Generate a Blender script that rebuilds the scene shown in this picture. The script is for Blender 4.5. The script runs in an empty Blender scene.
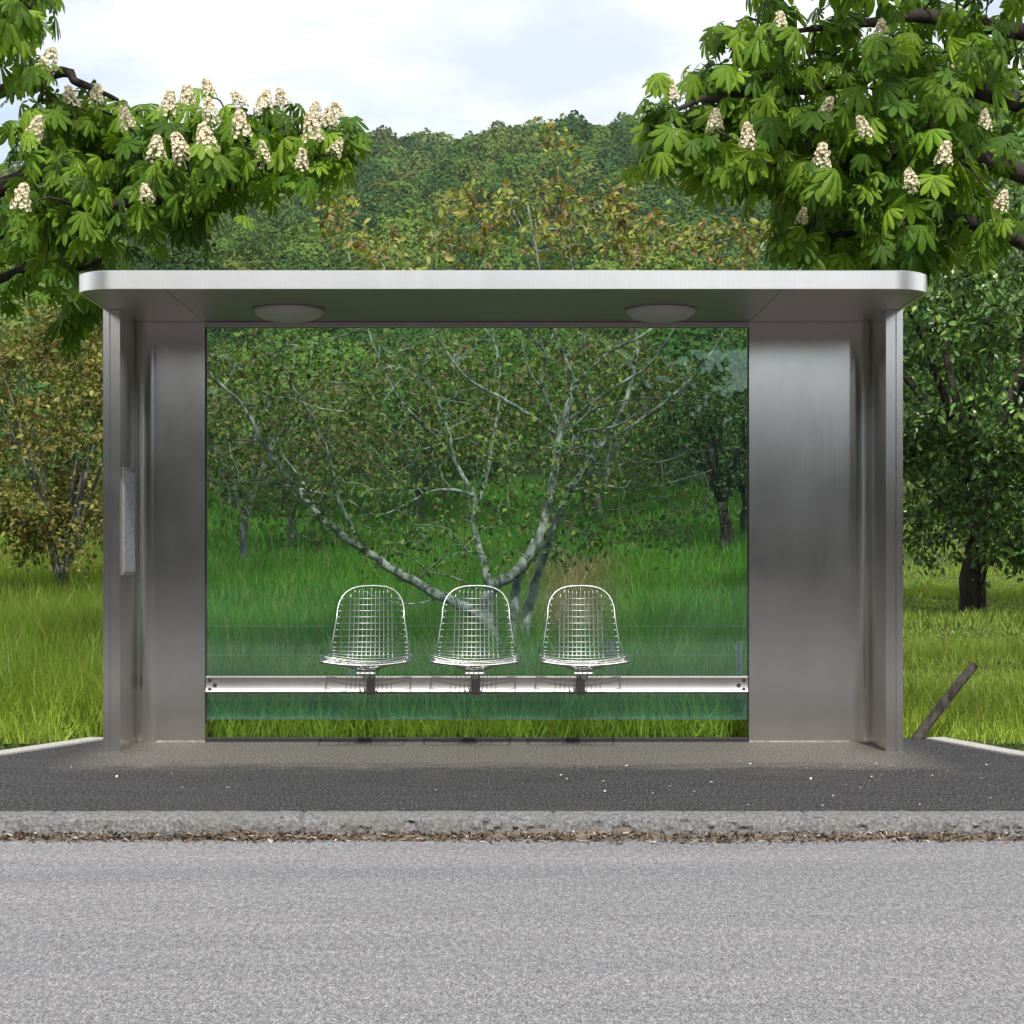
import bpy, bmesh, math, random
import numpy as np
from mathutils import Vector

random.seed(7)
rng = np.random.default_rng(7)
R = math.radians
SC = bpy.context.scene
COL = SC.collection

# ------------------------------------------------------------------ layout
# back (glass) plane of the shelter is Y = 0, the camera stands 10 m in front of it
CAMH, FPX, VX, VY = 1.018, 1787.0, 503.0, 560.0


def P(px, py, d):
    return np.array([(px - VX) * d / FPX, d - 10.0, CAMH - (py - VY) * d / FPX])


def ground_z(X, d):
    X = np.asarray(X, float)
    d = np.asarray(d, float)
    a = np.clip(d - 11, 0, 34)
    z = 0.0016 * a * a - 0.015
    z = z + np.clip(d - 45, 0, 105) * 0.109
    ridge_px = VX + X * FPX / 560.0
    ry = 143 - (ridge_px - 345) * 0.078 + 2.0 * np.sin(ridge_px * 0.021) + 1.0 * np.sin(ridge_px * 0.055 + 1)
    rz = CAMH + (VY - ry) * 560 / FPX - 9
    t = np.clip((d - 150) / 410.0, 0, 1)
    prof = t * (1.05 - 0.05 * t * t)
    hz = 13.3 + (rz - 13.3) * prof + 3.5 * np.sin(X * 0.031 + d * 0.022) * np.sin(t * 3.14) + 3.0 * np.sin(X * 0.07 - d * 0.017) * np.sin(t * 3.14)
    hz = hz - np.clip(d - 560, 0, 1e9) * 0.35
    return np.where(d > 150, hz, z)


# ------------------------------------------------------------------ helpers
def world_loc(o):
    v = Vector((0, 0, 0))
    while o is not None:
        v = v + Vector(o.location)
        o = o.parent
    return np.array(v)


def tag(o, label=None, cat=None, group=None, kind=None):
    if label:
        o['label'] = label
    if cat:
        o['category'] = cat
    if group:
        o['group'] = group
    if kind:
        o['kind'] = kind
    return o


def empty(name, loc, label, cat, group=None):
    o = bpy.data.objects.new(name, None)
    COL.objects.link(o)
    o.location = loc
    o.empty_display_size = 0.3
    return tag(o, label, cat, group)


class MB:
    """collects vertices and faces (world coordinates) and links them as one mesh object"""

    def __init__(self):
        self.v, self.f, self.c, self.n = [], [], [], 0

    def add(self, v, f, c=(0.5, 0.5, 0.5)):
        v = np.asarray(v, float).reshape(-1, 3)
        f = np.asarray(f, int)
        c = np.asarray(c, float)
        if c.ndim == 1:
            c = np.tile(c, (len(v), 1))
        self.v.append(v)
        self.c.append(c)
        self.f.append(f + self.n)
        self.n += len(v)

    def box(self, x0, x1, y0, y1, z0, z1, c=(0.5, 0.5, 0.5)):
        v = [(x, y, z) for x in (x0, x1) for y in (y0, y1) for z in (z0, z1)]
        self.add(v, [(0, 1, 3, 2), (4, 6, 7, 5), (0, 4, 5, 1), (2, 3, 7, 6), (0, 2, 6, 4), (1, 5, 7, 3)], c)

    def tube(self, pts, rad, sides=6, c=(0.5, 0.5, 0.5), cap=True, closed=False):
        pts = np.asarray(pts, float)
        n = len(pts)
        rad = np.broadcast_to(np.asarray(rad, float), (n,))
        t = np.gradient(pts, axis=0)
        if closed:
            t = np.roll(pts, -1, 0) - np.roll(pts, 1, 0)
        t /= np.maximum(np.linalg.norm(t, axis=1, keepdims=True), 1e-9)
        ref = np.array([0, 0, 1.0]) if abs(t[0][2]) < 0.9 else np.array([1.0, 0, 0])
        a = np.cross(t[0], ref)
        a /= np.linalg.norm(a)
        ang = np.linspace(0, 2 * np.pi, sides, endpoint=False)
        out = []
        for i in range(n):
            a = a - t[i] * np.dot(a, t[i])
            a /= max(np.linalg.norm(a), 1e-9)
            b = np.cross(t[i], a)
            out.append(pts[i] + rad[i] * (np.cos(ang)[:, None] * a + np.sin(ang)[:, None] * b))
        v = np.concatenate(out)
        f = []
        m = n if closed else n - 1
        for i in range(m):
            j = (i + 1) % n
            for k in range(sides):
                l = (k + 1) % sides
                f.append((i * sides + k, i * sides + l, j * sides + l, j * sides + k))
        self.add(v, f, c)
        if cap and not closed and sides == 4:
            self.f.append(np.array([[3, 2, 1, 0]]) + self.n - len(v))
            q = (n - 1) * sides
            self.f.append(np.array([[q, q + 1, q + 2, q + 3]]) + self.n - len(v))
        elif cap and not closed:
            base = self.n - len(v)
            q = (n - 1) * sides
            self.f.append(np.array([list(range(sides))[::-1]]) + base)
            self.f.append(np.array([[q + k for k in range(sides)]]) + base)

    def prism(self, poly, z0, z1, c=(0.5, 0.5, 0.5)):
        n = len(poly)
        v = [(x, y, z0) for x, y in poly] + [(x, y, z1) for x, y in poly]
        base = self.n
        self.add(v, [(i, (i + 1) % n, n + (i + 1) % n, n + i) for i in range(n)], c)
        self.f.append(np.array([list(range(n))[::-1]]) + base)
        self.f.append(np.array([list(range(n, 2 * n))]) + base)

    def instances(self, tv, tf, pos, rot, scale, col):
        """tv (V,3) tf (F,k) pos (N,3) rot (N,3,3; columns are axes) scale (N,) or (N,3) col (N,3)"""
        N, V = len(pos), len(tv)
        scale = np.asarray(scale, float)
        if scale.ndim == 1:
            scale = np.repeat(scale[:, None], 3, 1)
        lv = tv[None] * scale[:, None, :]
        w = np.einsum('nij,nvj->nvi', rot, lv) + pos[:, None, :]
        f = (np.asarray(tf)[None] + (np.arange(N) * V)[:, None, None]).reshape(-1, np.asarray(tf).shape[1])
        self.add(w.reshape(-1, 3), f, np.repeat(col, V, 0))

    def build(self, name, mat, parent=None, smooth=False, world=True, bevel=0.0, segs=2):
        me = bpy.data.meshes.new(name)
        v = np.concatenate(self.v)
        if parent is not None and world:
            v = v - world_loc(parent)
        loops = np.concatenate([f.ravel() for f in self.f]).astype(np.int32)
        tot = np.concatenate([np.full(len(f), f.shape[1]) for f in self.f])
        start = np.concatenate([[0], np.cumsum(tot)[:-1]]).astype(np.int32)
        me.vertices.add(len(v))
        me.vertices.foreach_set('co', v.astype(np.float32).ravel())
        me.loops.add(len(loops))
        me.loops.foreach_set('vertex_index', loops)
        me.polygons.add(len(tot))
        me.polygons.foreach_set('loop_start', start)
        at = me.attributes.new('col', 'FLOAT_COLOR', 'POINT')
        c = np.concatenate(self.c)
        at.data.foreach_set('color', np.concatenate([c, np.ones((len(c), 1))], 1).astype(np.float32).ravel())
        me.update(calc_edges=True)
        me.validate()
        if bevel:
            bm = bmesh.new()
            bm.from_mesh(me)
            bmesh.ops.remove_doubles(bm, verts=bm.verts, dist=1e-5)
            es = [e for e in bm.edges if len(e.link_faces) == 2 and e.calc_face_angle(0) > 0.6]
            bmesh.ops.bevel(bm, geom=es, offset=bevel, segments=segs, affect='EDGES', profile=0.6, clamp_overlap=True)
            bmesh.ops.recalc_face_normals(bm, faces=bm.faces)
            bm.to_mesh(me)
            bm.free()
        me.polygons.foreach_set('use_smooth', np.zeros(len(me.polygons), bool))
        if smooth:
            me.polygons.foreach_set('use_smooth', np.ones(len(me.polygons), bool))
            if smooth == 'angle':
                me.set_sharp_from_angle(angle=R(35))
        me.materials.append(mat)
        o = bpy.data.objects.new(name, me)
        COL.objects.link(o)
        if parent is not None:
            o.parent = parent
        return o


def frames(axis, nrm):
    """rotation matrices whose Y column follows axis and Z column follows nrm"""
    y = axis / np.maximum(np.linalg.norm(axis, axis=1, keepdims=True), 1e-9)
    z = nrm - y * np.sum(nrm * y, 1, keepdims=True)
    z /= np.maximum(np.linalg.norm(z, axis=1, keepdims=True), 1e-9)
    x = np.cross(y, z)
    return np.stack([x, y, z], 2)


def smooth_path(pts, k=4):
    pts = np.asarray(pts, float)
    p = np.vstack([2 * pts[0] - pts[1], pts, 2 * pts[-1] - pts[-2]])
    out = []
    for i in range(1, len(p) - 2):
        for t in np.linspace(0, 1, k, endpoint=False):
            out.append(0.5 * ((2 * p[i]) + (-p[i - 1] + p[i + 1]) * t + (2 * p[i - 1] - 5 * p[i] + 4 * p[i + 1] - p[i + 2]) * t * t + (-p[i - 1] + 3 * p[i] - 3 * p[i + 1] + p[i + 2]) * t ** 3))
    out.append(p[-2])
    return np.array(out)


def arc(cx, cy, r, a0, a1, n=8):
    return [(cx + r * math.cos(R(a0 + (a1 - a0) * i / n)), cy + r * math.sin(R(a0 + (a1 - a0) * i / n))) for i in range(n + 1)]


# ------------------------------------------------------------------ materials
class NT:
    def __init__(self, name):
        self.m = bpy.data.materials.new(name)
        self.m.use_nodes = True
        self.t = self.m.node_tree
        self.p = self.t.nodes['Principled BSDF']
        self.out = self.t.nodes['Material Output']

    def n(self, kind, **kw):
        nd = self.t.nodes.new(kind)
        for k, v in kw.items():
            if hasattr(nd, k):
                setattr(nd, k, v)
            else:
                nd.inputs[k.replace('_', ' ')].default_value = v
        return nd

    def l(self, a, b):
        self.t.links.new(a, b)

    def coord(self, scale=(1, 1, 1)):
        g = self.n('ShaderNodeNewGeometry')
        mp = self.n('ShaderNodeMapping')
        mp.inputs['Scale'].default_value = scale
        self.l(g.outputs['Position'], mp.inputs['Vector'])
        return mp.outputs['Vector']

    def noise(self, scale, detail=4, rough=0.55, vec=None):
        nd = self.n('ShaderNodeTexNoise')
        nd.inputs['Scale'].default_value = scale
        nd.inputs['Detail'].default_value = detail
        nd.inputs['Roughness'].default_value = rough
        self.l(vec if vec is not None else self.coord(), nd.inputs['Vector'])
        return nd.outputs['Fac']

    def ramp(self, fac, stops):
        r = self.n('ShaderNodeValToRGB')
        e = r.color_ramp.elements
        while len(e) < len(stops):
            e.new(0.5)
        for i, (pos, c) in enumerate(stops):
            e[i].position = pos
            e[i].color = (*c, 1) if len(c) == 3 else c
        self.l(fac, r.inputs['Fac'])
        return r.outputs['Color']

    def mix(self, fac, a, b, mode='MIX'):
        m = self.n('ShaderNodeMix', data_type='RGBA', blend_type=mode)
        for s, v in ((m.inputs[0], fac), (m.inputs[6], a), (m.inputs[7], b)):
            if isinstance(v, (int, float)):
                s.default_value = v
            elif isinstance(v, tuple):
                s.default_value = (*v, 1)
            else:
                self.l(v, s)
        return m.outputs[2]

    def math(self, op, a, b=0.0):
        m = self.n('ShaderNodeMath', operation=op)
        for s, v in ((m.inputs[0], a), (m.inputs[1], b)):
            if isinstance(v, (int, float)):
                s.default_value = v
            else:
                self.l(v, s)
        return m.outputs[0]

    def bump(self, h, strength=0.3, dist=0.01):
        b = self.n('ShaderNodeBump')
        b.inputs['Strength'].default_value = strength
        b.inputs['Distance'].default_value = dist
        self.l(h, b.inputs['Height'])
        self.l(b.outputs['Normal'], self.p.inputs['Normal'])

    def base(self, c):
        if isinstance(c, tuple):
            self.p.inputs['Base Color'].default_value = (*c, 1)
        else:
            self.l(c, self.p.inputs['Base Color'])

    def set(self, **kw):
        for k, v in kw.items():
            s = self.p.inputs[k.replace('_', ' ')]
            if isinstance(v, (int, float)):
                s.default_value = v
            else:
                self.l(v, s)


def leaf_material(name, trans=0.35, rough=0.45, spec=0.4, tint=(1.25, 1.15, 0.5)):
    m = NT(name)
    a = m.n('ShaderNodeAttribute', attribute_name='col')
    m.base(a.outputs['Color'])
    m.set(Roughness=rough, Specular_IOR_Level=spec)
    tr = m.n('ShaderNodeBsdfTranslucent')
    m.l(m.mix(1.0, a.outputs['Color'], tint, 'MULTIPLY'), tr.inputs['Color'])
    ms = m.n('ShaderNodeMixShader')
    ms.inputs[0].default_value = trans
    m.l(m.p.outputs[0], ms.inputs[1])
    m.l(tr.outputs[0], ms.inputs[2])
    m.l(ms.outputs[0], m.out.inputs['Surface'])
    return m.m


def steel(name, base=(0.52, 0.505, 0.485), rough=0.3, streak=0.12):
    m = NT(name)
    st = m.noise(1.0, 5, 0.6, m.coord((420, 420, 1.5)))
    cl = m.noise(2.2, 5, 0.6)
    sm = m.noise(7.0, 6, 0.65, m.coord((1, 1, 0.25)))
    dk = tuple(x * (1 - streak * 1.6) for x in base)
    c = m.mix(m.ramp(st, [(0.3, (0, 0, 0)), (0.7, (1, 1, 1))]), dk, base)
    c = m.mix(m.math('MULTIPLY', m.ramp(sm, [(0.45, (0, 0, 0)), (0.75, (1, 1, 1))]), 0.22), c, tuple(x * 0.6 for x in base))
    m.base(c)
    m.set(Metallic=1.0, Roughness=m.math('ADD', rough - 0.08, m.math('ADD', m.math('MULTIPLY', cl, 0.1), m.math('MULTIPLY', st, 0.06))))
    m.bump(st, 0.025, 0.002)
    return m.m


M = {}
M['steel'] = steel('brushed_steel', base=(0.68, 0.66, 0.635), rough=0.2, streak=0.05)
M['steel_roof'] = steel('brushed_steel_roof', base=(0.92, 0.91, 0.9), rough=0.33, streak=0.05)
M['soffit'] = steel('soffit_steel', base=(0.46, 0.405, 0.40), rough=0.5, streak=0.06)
M['rail'] = steel('rail_steel', base=(0.5, 0.48, 0.47), rough=0.42, streak=0.06)
m = NT('chrome_wire')
m.base((0.36, 0.385, 0.37)); m.set(Metallic=1.0, Roughness=0.33)
M['chrome'] = m.m
m = NT('dark_bolt')
m.base((0.09, 0.085, 0.08)); m.set(Metallic=0.8, Roughness=0.45)
M['bolt'] = m.m
m = NT('bracket_steel')
m.base((0.24, 0.235, 0.23)); m.set(Metallic=1.0, Roughness=0.38)
M['bracket'] = m.m
m = NT('black_rubber')
m.base((0.02, 0.02, 0.021)); m.set(Roughness=0.6)
M['rubber'] = m.m
m = NT('opal_lens')
m.base((0.42, 0.41, 0.385)); m.set(Roughness=0.4)
M['opal'] = m.m
m = NT('timetable_paper')
ps = m.noise(18, 3, 0.5, m.coord((1, 1, 3)))
m.base(m.ramp(ps, [(0.35, (0.42, 0.44, 0.48)), (0.6, (0.55, 0.57, 0.6))])); m.set(Roughness=0.25)
M['paper'] = m.m
# glass: thin green tinted sheet with fresnel reflection
m = NT('tinted_glass')
tr = m.n('ShaderNodeBsdfTransparent'); tr.inputs['Color'].default_value = (0.845, 0.945, 0.918, 1)
gl = m.n('ShaderNodeBsdfGlossy'); gl.inputs['Roughness'].default_value = 0.01
gl.inputs['Color'].default_value = (0.85, 1.0, 0.97, 1)
fr = m.n('ShaderNodeFresnel'); gg = m.n('ShaderNodeNewGeometry')
m.l(m.math('SUBTRACT', 1.52, m.math('MULTIPLY', gg.outputs['Backfacing'], 1.52 - 1 / 1.52)), fr.inputs['IOR'])   # same reflectance on both faces
ms = m.n('ShaderNodeMixShader')
m.l(fr.outputs[0], ms.inputs[0]); m.l(tr.outputs[0], ms.inputs[1]); m.l(gl.outputs[0], ms.inputs[2])
df = m.n('ShaderNodeBsdfDiffuse')
df.inputs['Color'].default_value = (.42, .72, .70, 1)  # thin dust film, tinted teal to paint in a hazy reflection
m2 = m.n('ShaderNodeMixShader')
m.l(m.ramp(m.noise(1.6, 5, .65, m.coord((1, 1, .5))), [(0.3, (.007, .007, .007)), (0.75, (.022, .022, .022))]), m2.inputs[0])
m.l(ms.outputs[0], m2.inputs[1]); m.l(df.outputs[0], m2.inputs[2])
m.l(m2.outputs[0], m.out.inputs['Surface'])
M['glass'] = m.m
m = NT('kick_strip_glass')
tr = m.n('ShaderNodeBsdfTransparent'); tr.inputs['Color'].default_value = (0.78, 0.93, 0.93, 1)
df = m.n('ShaderNodeBsdfDiffuse'); df.inputs['Color'].default_value = (.25, .55, .58, 1)
ms = m.n('ShaderNodeMixShader'); ms.inputs[0].default_value = .09
m.l(tr.outputs[0], ms.inputs[1]); m.l(df.outputs[0], ms.inputs[2])
m.l(ms.outputs[0], m.out.inputs['Surface'])
M['kick'] = m.m

# road: pale worn asphalt with visible aggregate
m = NT('road_asphalt')
gv = m.coord((1, .36, 1))
n1 = m.noise(175, 2, 0.6, gv)
n2 = m.noise(60, 3, 0.6, gv)
n3 = m.noise(0.9, 4, 0.6, m.coord((0.22, 2.2, 1)))
sp = m.ramp(m.math('ADD', m.math('MULTIPLY', n1, 0.66), m.math('MULTIPLY', n2, 0.34)), [(0.32, (0.07, 0.07, 0.073)), (0.44, (0.155, 0.154, 0.158)), (0.55, (0.25, 0.248, 0.252)), (0.69, (0.48, 0.475, 0.47))])
m.base(m.mix(1.0, sp, m.ramp(n3, [(0.3, (0.80, 0.80, 0.83)), (0.7, (1.08, 1.07, 1.06))]), 'MULTIPLY'))
m.set(Roughness=0.9, Specular_IOR_Level=0.2)
m.bump(n1, 0.15, 0.003)
M['road'] = m.m

# pavement: dark asphalt, dusty and pale under the roof
m = NT('pavement_asphalt')
n1 = m.noise(100, 3, 0.65, m.coord((1, .36, 1)))
n2 = m.noise(3.2, 5, 0.65, m.coord((0.6, 2.2, 1)))
n3 = m.noise(22, 4, 0.7, m.coord((0.35, 1.3, 1)))
dark = m.ramp(n1, [(0.40, (0.005, 0.005, 0.006)), (0.53, (0.024, 0.022, 0.025)), (0.64, (0.14, 0.135, 0.137))])
dark = m.mix(m.math('MULTIPLY', m.ramp(n2, [(0.45, (0, 0, 0)), (0.75, (1, 1, 1))]), 0.6), dark, (0.062, 0.058, 0.056))
dust = m.ramp(n1, [(0.36, (0.05, 0.046, 0.039)), (0.52, (0.125, 0.114, 0.098)), (0.66, (0.25, 0.23, 0.2))])
sx = m.n('ShaderNodeSeparateXYZ'); m.l(m.coord(), sx.inputs[0])
ymask = m.math('ADD', m.math('MULTIPLY', m.math('ADD', sx.outputs['Y'], 1.38), 2.6), m.math('MULTIPLY', m.math('SUBTRACT', n2, 0.5), 1.6))
ymask = m.math('ADD', ymask, m.math('MULTIPLY', m.math('SUBTRACT', n3, 0.5), 2.6))
xm = m.math('SUBTRACT', 5.6, m.math('MULTIPLY', m.math('ABSOLUTE', sx.outputs['X'], 0.0), 2.45))
mask = m.math('MINIMUM', ymask, xm)
mk = m.n('ShaderNodeClamp'); m.l(mask, mk.inputs[0])
m.base(m.mix(m.math('MULTIPLY', mk.outputs[0], 0.92), dark, dust))
m.set(Roughness=0.8, Specular_IOR_Level=0.35)
m.bump(n1, 0.25, 0.004)
M['pavement'] = m.m

m = NT('kerb_granite')
n1 = m.noise(75, 3, 0.6)
n2 = m.noise(5, 5, 0.65)
c = m.ramp(n1, [(0.32, (0.08, 0.08, 0.082)), (0.5, (0.15, 0.15, 0.152)), (0.70, (0.26, 0.258, 0.254))])
m.base(m.mix(m.ramp(n2, [(0.45, (0, 0, 0)), (0.7, (0.55, 0.55, 0.55))]), c, (0.14, 0.135, 0.12)))
m.set(Roughness=0.85); m.bump(n1, 0.8, 0.01)
M['kerb'] = m.m

m = NT('edging_concrete')
m.base(m.ramp(m.noise(60, 4), [(0.3, (0.3, 0.29, 0.27)), (0.7, (0.5, 0.49, 0.46))])); m.set(Roughness=0.9)
M['edging'] = m.m

m = NT('meadow_soil')
n1 = m.noise(9, 5, 0.65)
n2 = m.noise(0.5, 4, 0.6)
m.base(m.mix(n2, m.ramp(n1, [(0.3, (0.02, 0.035, 0.01)), (0.7, (0.05, 0.085, 0.02))]), m.ramp(n1, [(0.3, (0.03, 0.04, 0.012)), (0.7, (0.075, 0.1, 0.025))])))
m.set(Roughness=0.95, Specular_IOR_Level=0.1)
M['soil'] = m.m

m = NT('hedge_bank')
n1 = m.noise(1.6, 6, 0.7)
m.base(m.ramp(n1, [(0.35, (0.022, 0.028, 0.018)), (0.65, (0.075, 0.09, 0.05))]))
m.set(Roughness=0.9, Specular_IOR_Level=0.1); m.bump(n1, 1.0, 0.5)
M['bank'] = m.m


def bark(name, a, b, sc=14):
    m = NT(name)
    n1 = m.noise(sc, 5, 0.7, m.coord((1, 1, 0.45)))
    n2 = m.noise(sc * 5, 4, 0.6)
    m.base(m.mix(m.math('MULTIPLY', n2, 0.4), m.ramp(n1, [(0.38, a), (0.62, b)]), tuple(x * 0.4 for x in a)))
    m.set(Roughness=0.9, Specular_IOR_Level=0.15)
    m.bump(n1, 0.6, 0.02)
    return m.m


M['bark_grey'] = bark('grey_bark', (0.10, 0.107, 0.09), (0.52, 0.53, 0.48), 12)
M['bark_dark'] = bark('dark_bark', (0.018, 0.015, 0.012), (0.075, 0.062, 0.05), 8)
M['bark_mid'] = bark('orchard_bark', (0.07, 0.07, 0.062), (0.24, 0.24, 0.22), 6)
M['wood'] = bark('weathered_wood', (0.28, 0.275, 0.27), (0.55, 0.54, 0.53), 20)
M['wood_dark'] = bark('dark_weathered_wood', (0.03, 0.026, 0.022), (0.1, 0.09, 0.08), 20)
M['leaf_chestnut'] = leaf_material('chestnut_leaf', 0.4, 0.5, 0.22)
M['leaf_orchard'] = leaf_material('orchard_leaf', 0.3, 0.5, 0.3)
M['leaf_gloss'] = leaf_material('glossy_leaf', 0.22, 0.3, 0.6)
M['grass'] = leaf_material('grass_blade', 0.42, 0.55, 0.25)
M['forest'] = leaf_material('forest_leaf', 0.15, 0.8, 0.1)
M['petal'] = leaf_material('flower_petal', 0.25, 0.6, 0.2, (1, 1, 1))
M['litter'] = leaf_material('dry_litter', 0.05, 0.9, 0.1, (1, 1, 1))
m = NT('fence_wire'); m.base((0.4, 0.41, 0.41)); m.set(Metallic=0.9, Roughness=0.45)
M['wire'] = m.m

# ------------------------------------------------------------------ ground, pavement, kerb, road
KY0, KY1 = 7.22 - 10, 7.08 - 10      # back and front of the kerb top
ROADZ = -0.085
mb = MB()
dd = np.concatenate([[9.9], np.arange(10.2, 50, 0.8), np.arange(50, 150, 5), np.arange(150, 770, 12)])
xx = np.concatenate([np.arange(-400, -20, 20), np.arange(-20, 20, 1.0), np.arange(20, 401, 20)])
D, X = np.meshgrid(dd, xx, indexing='ij')
Z = ground_z(X, D)
Z[0] = -0.4
n0, n1_ = D.shape
idx = np.arange(n0 * n1_).reshape(n0, n1_)
mb.add(np.stack([X, D - 10, Z], 2).reshape(-1, 3), np.stack([idx[:-1, :-1], idx[:-1, 1:], idx[1:, 1:], idx[1:, :-1]], 2).reshape(-1, 4))
# shoulders beside the pavement apron
for s in (-1, 1):
    q = [(s * 400, -0.1), (s * 2.6, -0.1), (s * 3.6, KY0 - 0.02), (s * 400, KY0 - 0.02)]
    v = [(a, b, -0.03) for a, b in q]
    mb.add(v, [(0, 1, 2, 3) if s < 0 else (3, 2, 1, 0)])
tag(mb.build('ground', M['soil'], smooth=True), kind='structure')

mb = MB()
mb.add([(-400, -60, ROADZ), (400, -60, ROADZ), (400, KY1 + 0.05, ROADZ), (-400, KY1 + 0.05, ROADZ)], [(0, 1, 2, 3)])
tag(mb.build('road', M['road']), kind='structure')

PL = [(-2.30, 0.22), (2.42, 0.22), (2.62, -0.6), (3.55, KY0), (-3.55, KY0), (-2.56, -0.6)]
mb = MB()
mb.prism(PL[::-1], -0.2, 0.0)
tag(mb.build('pavement', M['pavement']), kind='structure')

# pale edging stones at both ends of the pavement
for s, pts in ((-1, [(-2.24, 0.14), (-2.56, -0.6), (-3.55, KY0)]), (1, [(2.40, 0.14), (2.62, -0.6), (3.55, KY0)])):
    mb = MB()
    out = [(x + s * 0.11, y + 0.03) for x, y in pts]
    for i in range(2):
        a, b, c_, d_ = pts[i], pts[i + 1], out[i + 1], out[i]
        poly = [a, b, c_, d_]
        if s > 0:
            poly = poly[::-1]
        mb.prism(poly, -0.15, 0.012)
    tag(mb.build('pavement_edging', M['edging'], bevel=0.006), kind='structure')

# rough kerb
mb = MB()
xs = np.concatenate([np.linspace(-40, -5, 60), np.linspace(-4.9, 4.9, 900), np.linspace(5, 40, 60)])
prof = [(KY0, -0.05), (KY0, 0.004), (KY0 - 0.04, 0.008), (KY0 - 0.08, 0.008), (KY0 - 0.115, 0.003), (KY0 - 0.135, -0.010), (KY0 - 0.145, -0.03), (KY0 - 0.15, -0.05), (KY0 - 0.155, -0.075), (KY0 - 0.16, -0.11)]
rows = []
nz = [rng.normal(0, 1, len(xs)) for _ in prof]
for j, (y, z) in enumerate(prof):
    g = nz[j]
    g = (g + 0.8 * np.roll(g, 1) + 0.5 * np.roll(g, 2)) / 1.5
    amp = 0.0 if j < 1 else (0.0015 if j < 4 else 0.007)
    wob = 0.006 * np.sin(xs * 1.7 + j * 0.2) + 0.004 * np.sin(xs * 5.1)
    joint = np.where(np.abs(((xs + 0.3) % 1.0) - 0.5) < 0.006, -0.009, 0.0)
    rows.append(np.stack([xs, y + g * amp + (wob if j > 3 else 0), z + g * amp * 0.5 + (joint if 0 < j < 6 else 0)], 1))
G = np.stack(rows, 0)
n0, n1_ = G.shape[:2]
idx = np.arange(n0 * n1_).reshape(n0, n1_)
mb.add(G.reshape(-1, 3), np.stack([idx[:-1, :-1], idx[:-1, 1:], idx[1:, 1:], idx[1:, :-1]], 2).reshape(-1, 4)[:, ::-1])
tag(mb.build('kerb', M['kerb'], smooth='angle'), kind='structure')

# wooded bank on the far side of the road (seen only as a reflection in the steel and glass)
mb = MB()
bx = np.concatenate([np.linspace(-400, -91, 40), np.linspace(-90, 90, 361), np.linspace(91, 400, 40)])


def bank_top(x):
    t = np.interp(x, [-90, -14, -9, -6, -4.6, -3.9, -2.4, -1.9, -0.8, -0.2, 1.4, 2.0, 3.2, 3.8, 6, 9, 14, 90], [10, 9, 5.5, 3.5, 3.7, 4.7, 4.7, 4.2, 4.1, 4.8, 4.7, 4.2, 3.7, 3.1, 3.1, 5.5, 9, 10])  # profile shaped for its reflections; tall ends added to darken the roof corners
    return t + .18 * np.sin(x * 5.3) + .14 * np.sin(x * 11.7 + 1)


bp = [(-16.2, 0.0), (-16.6, 0.3), (-17.0, 0.6), (-17.6, .85), (-18.6, .97), (-21, 1.0), (-60, .8)]
rows = [np.stack([bx, y + 0.15 * np.sin(bx * 1.3 + j) + 0.1 * np.sin(bx * 2.9 + 2 * j), -0.25 + (bank_top(bx) + .1) * k], 1) for j, (y, k) in enumerate(bp)]
G = np.stack(rows, 0)
n0, n1_ = G.shape[:2]
idx = np.arange(n0 * n1_).reshape(n0, n1_)
mb.add(G.reshape(-1, 3), np.stack([idx[:-1, :-1], idx[:-1, 1:], idx[1:, 1:], idx[1:, :-1]], 2).reshape(-1, 4))
N = 34000
hx = rng.uniform(-22, 22, N)
hk = rng.random(N) ** .7
hy = np.interp(hk, [0, .3, .6, .85, 1], [-16.1, -16.5, -16.9, -17.5, -18.6]) + rng.normal(0, .12, N)
hz = hk * bank_top(hx) + rng.normal(0, .2, N) - .1
hi_ = rng.random(N) < .12
hz = np.where(hi_, bank_top(hx) + np.abs(rng.normal(0, .45, N)) * np.where(hx < 3.6, 1, .3), hz)
hy = np.where(hi_, -18 + rng.normal(0, .4, N), hy)
mb.instances(np.array([(-.5, -.5, 0), (.5, -.5, .1), (.5, .5, 0), (-.5, .5, .1)]), [(0, 1, 2, 3)], np.stack([hx, hy, hz], 1), frames(rng.normal(0, 1, (N, 3)), rng.normal(0, .7, (N, 3)) + [0, 1, .6]), rng.uniform(.08, .22, N), np.tile([.04, .06, .02], (N, 1)))
tag(mb.build('terrain_bank', M['bank']), kind='structure')

# litter in the gutter
mb = MB()
N = 5000
lx = rng.uniform(-4.2, 4.2, N)
dens = 0.55 + 0.45 * np.sin(lx * 2.1) * np.sin(lx * 0.9 + 1)
u = np.abs(rng.normal(0, 0.5, N)) * (0.5 + 0.7 * dens)
ly = KY0 - 0.155 - u * 0.10
lz = ROADZ + 0.004 + np.maximum(0, 0.032 * (1 - u * 1.6)) * rng.uniform(0.3, 1, N)
ax = rng.normal(0, 1, (N, 3)); ax[:, 2] *= 0.35
nr = np.tile([0, 0, 1.0], (N, 1)) + rng.normal(0, 0.35, (N, 3))
tv = np.array([(-.5, -1, 0), (.5, -1, 0), (.5, 1, .1), (-.5, 1, .1)])
cols = np.array([(0.13, 0.08, 0.05), (0.08, 0.055, 0.04), (0.2, 0.14, 0.09), (0.34, 0.29, 0.23), (0.06, 0.045, 0.035), (0.5, 0.45, 0.38)])
c = cols[rng.choice(6, N, p=[.27, .22, .2, .14, .12, .05])] * rng.uniform(.7, 1.2, (N, 1))
sc_ = np.stack([rng.uniform(.003, .009, N), rng.uniform(.005, .014, N), np.full(N, .01)], 1)
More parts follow.
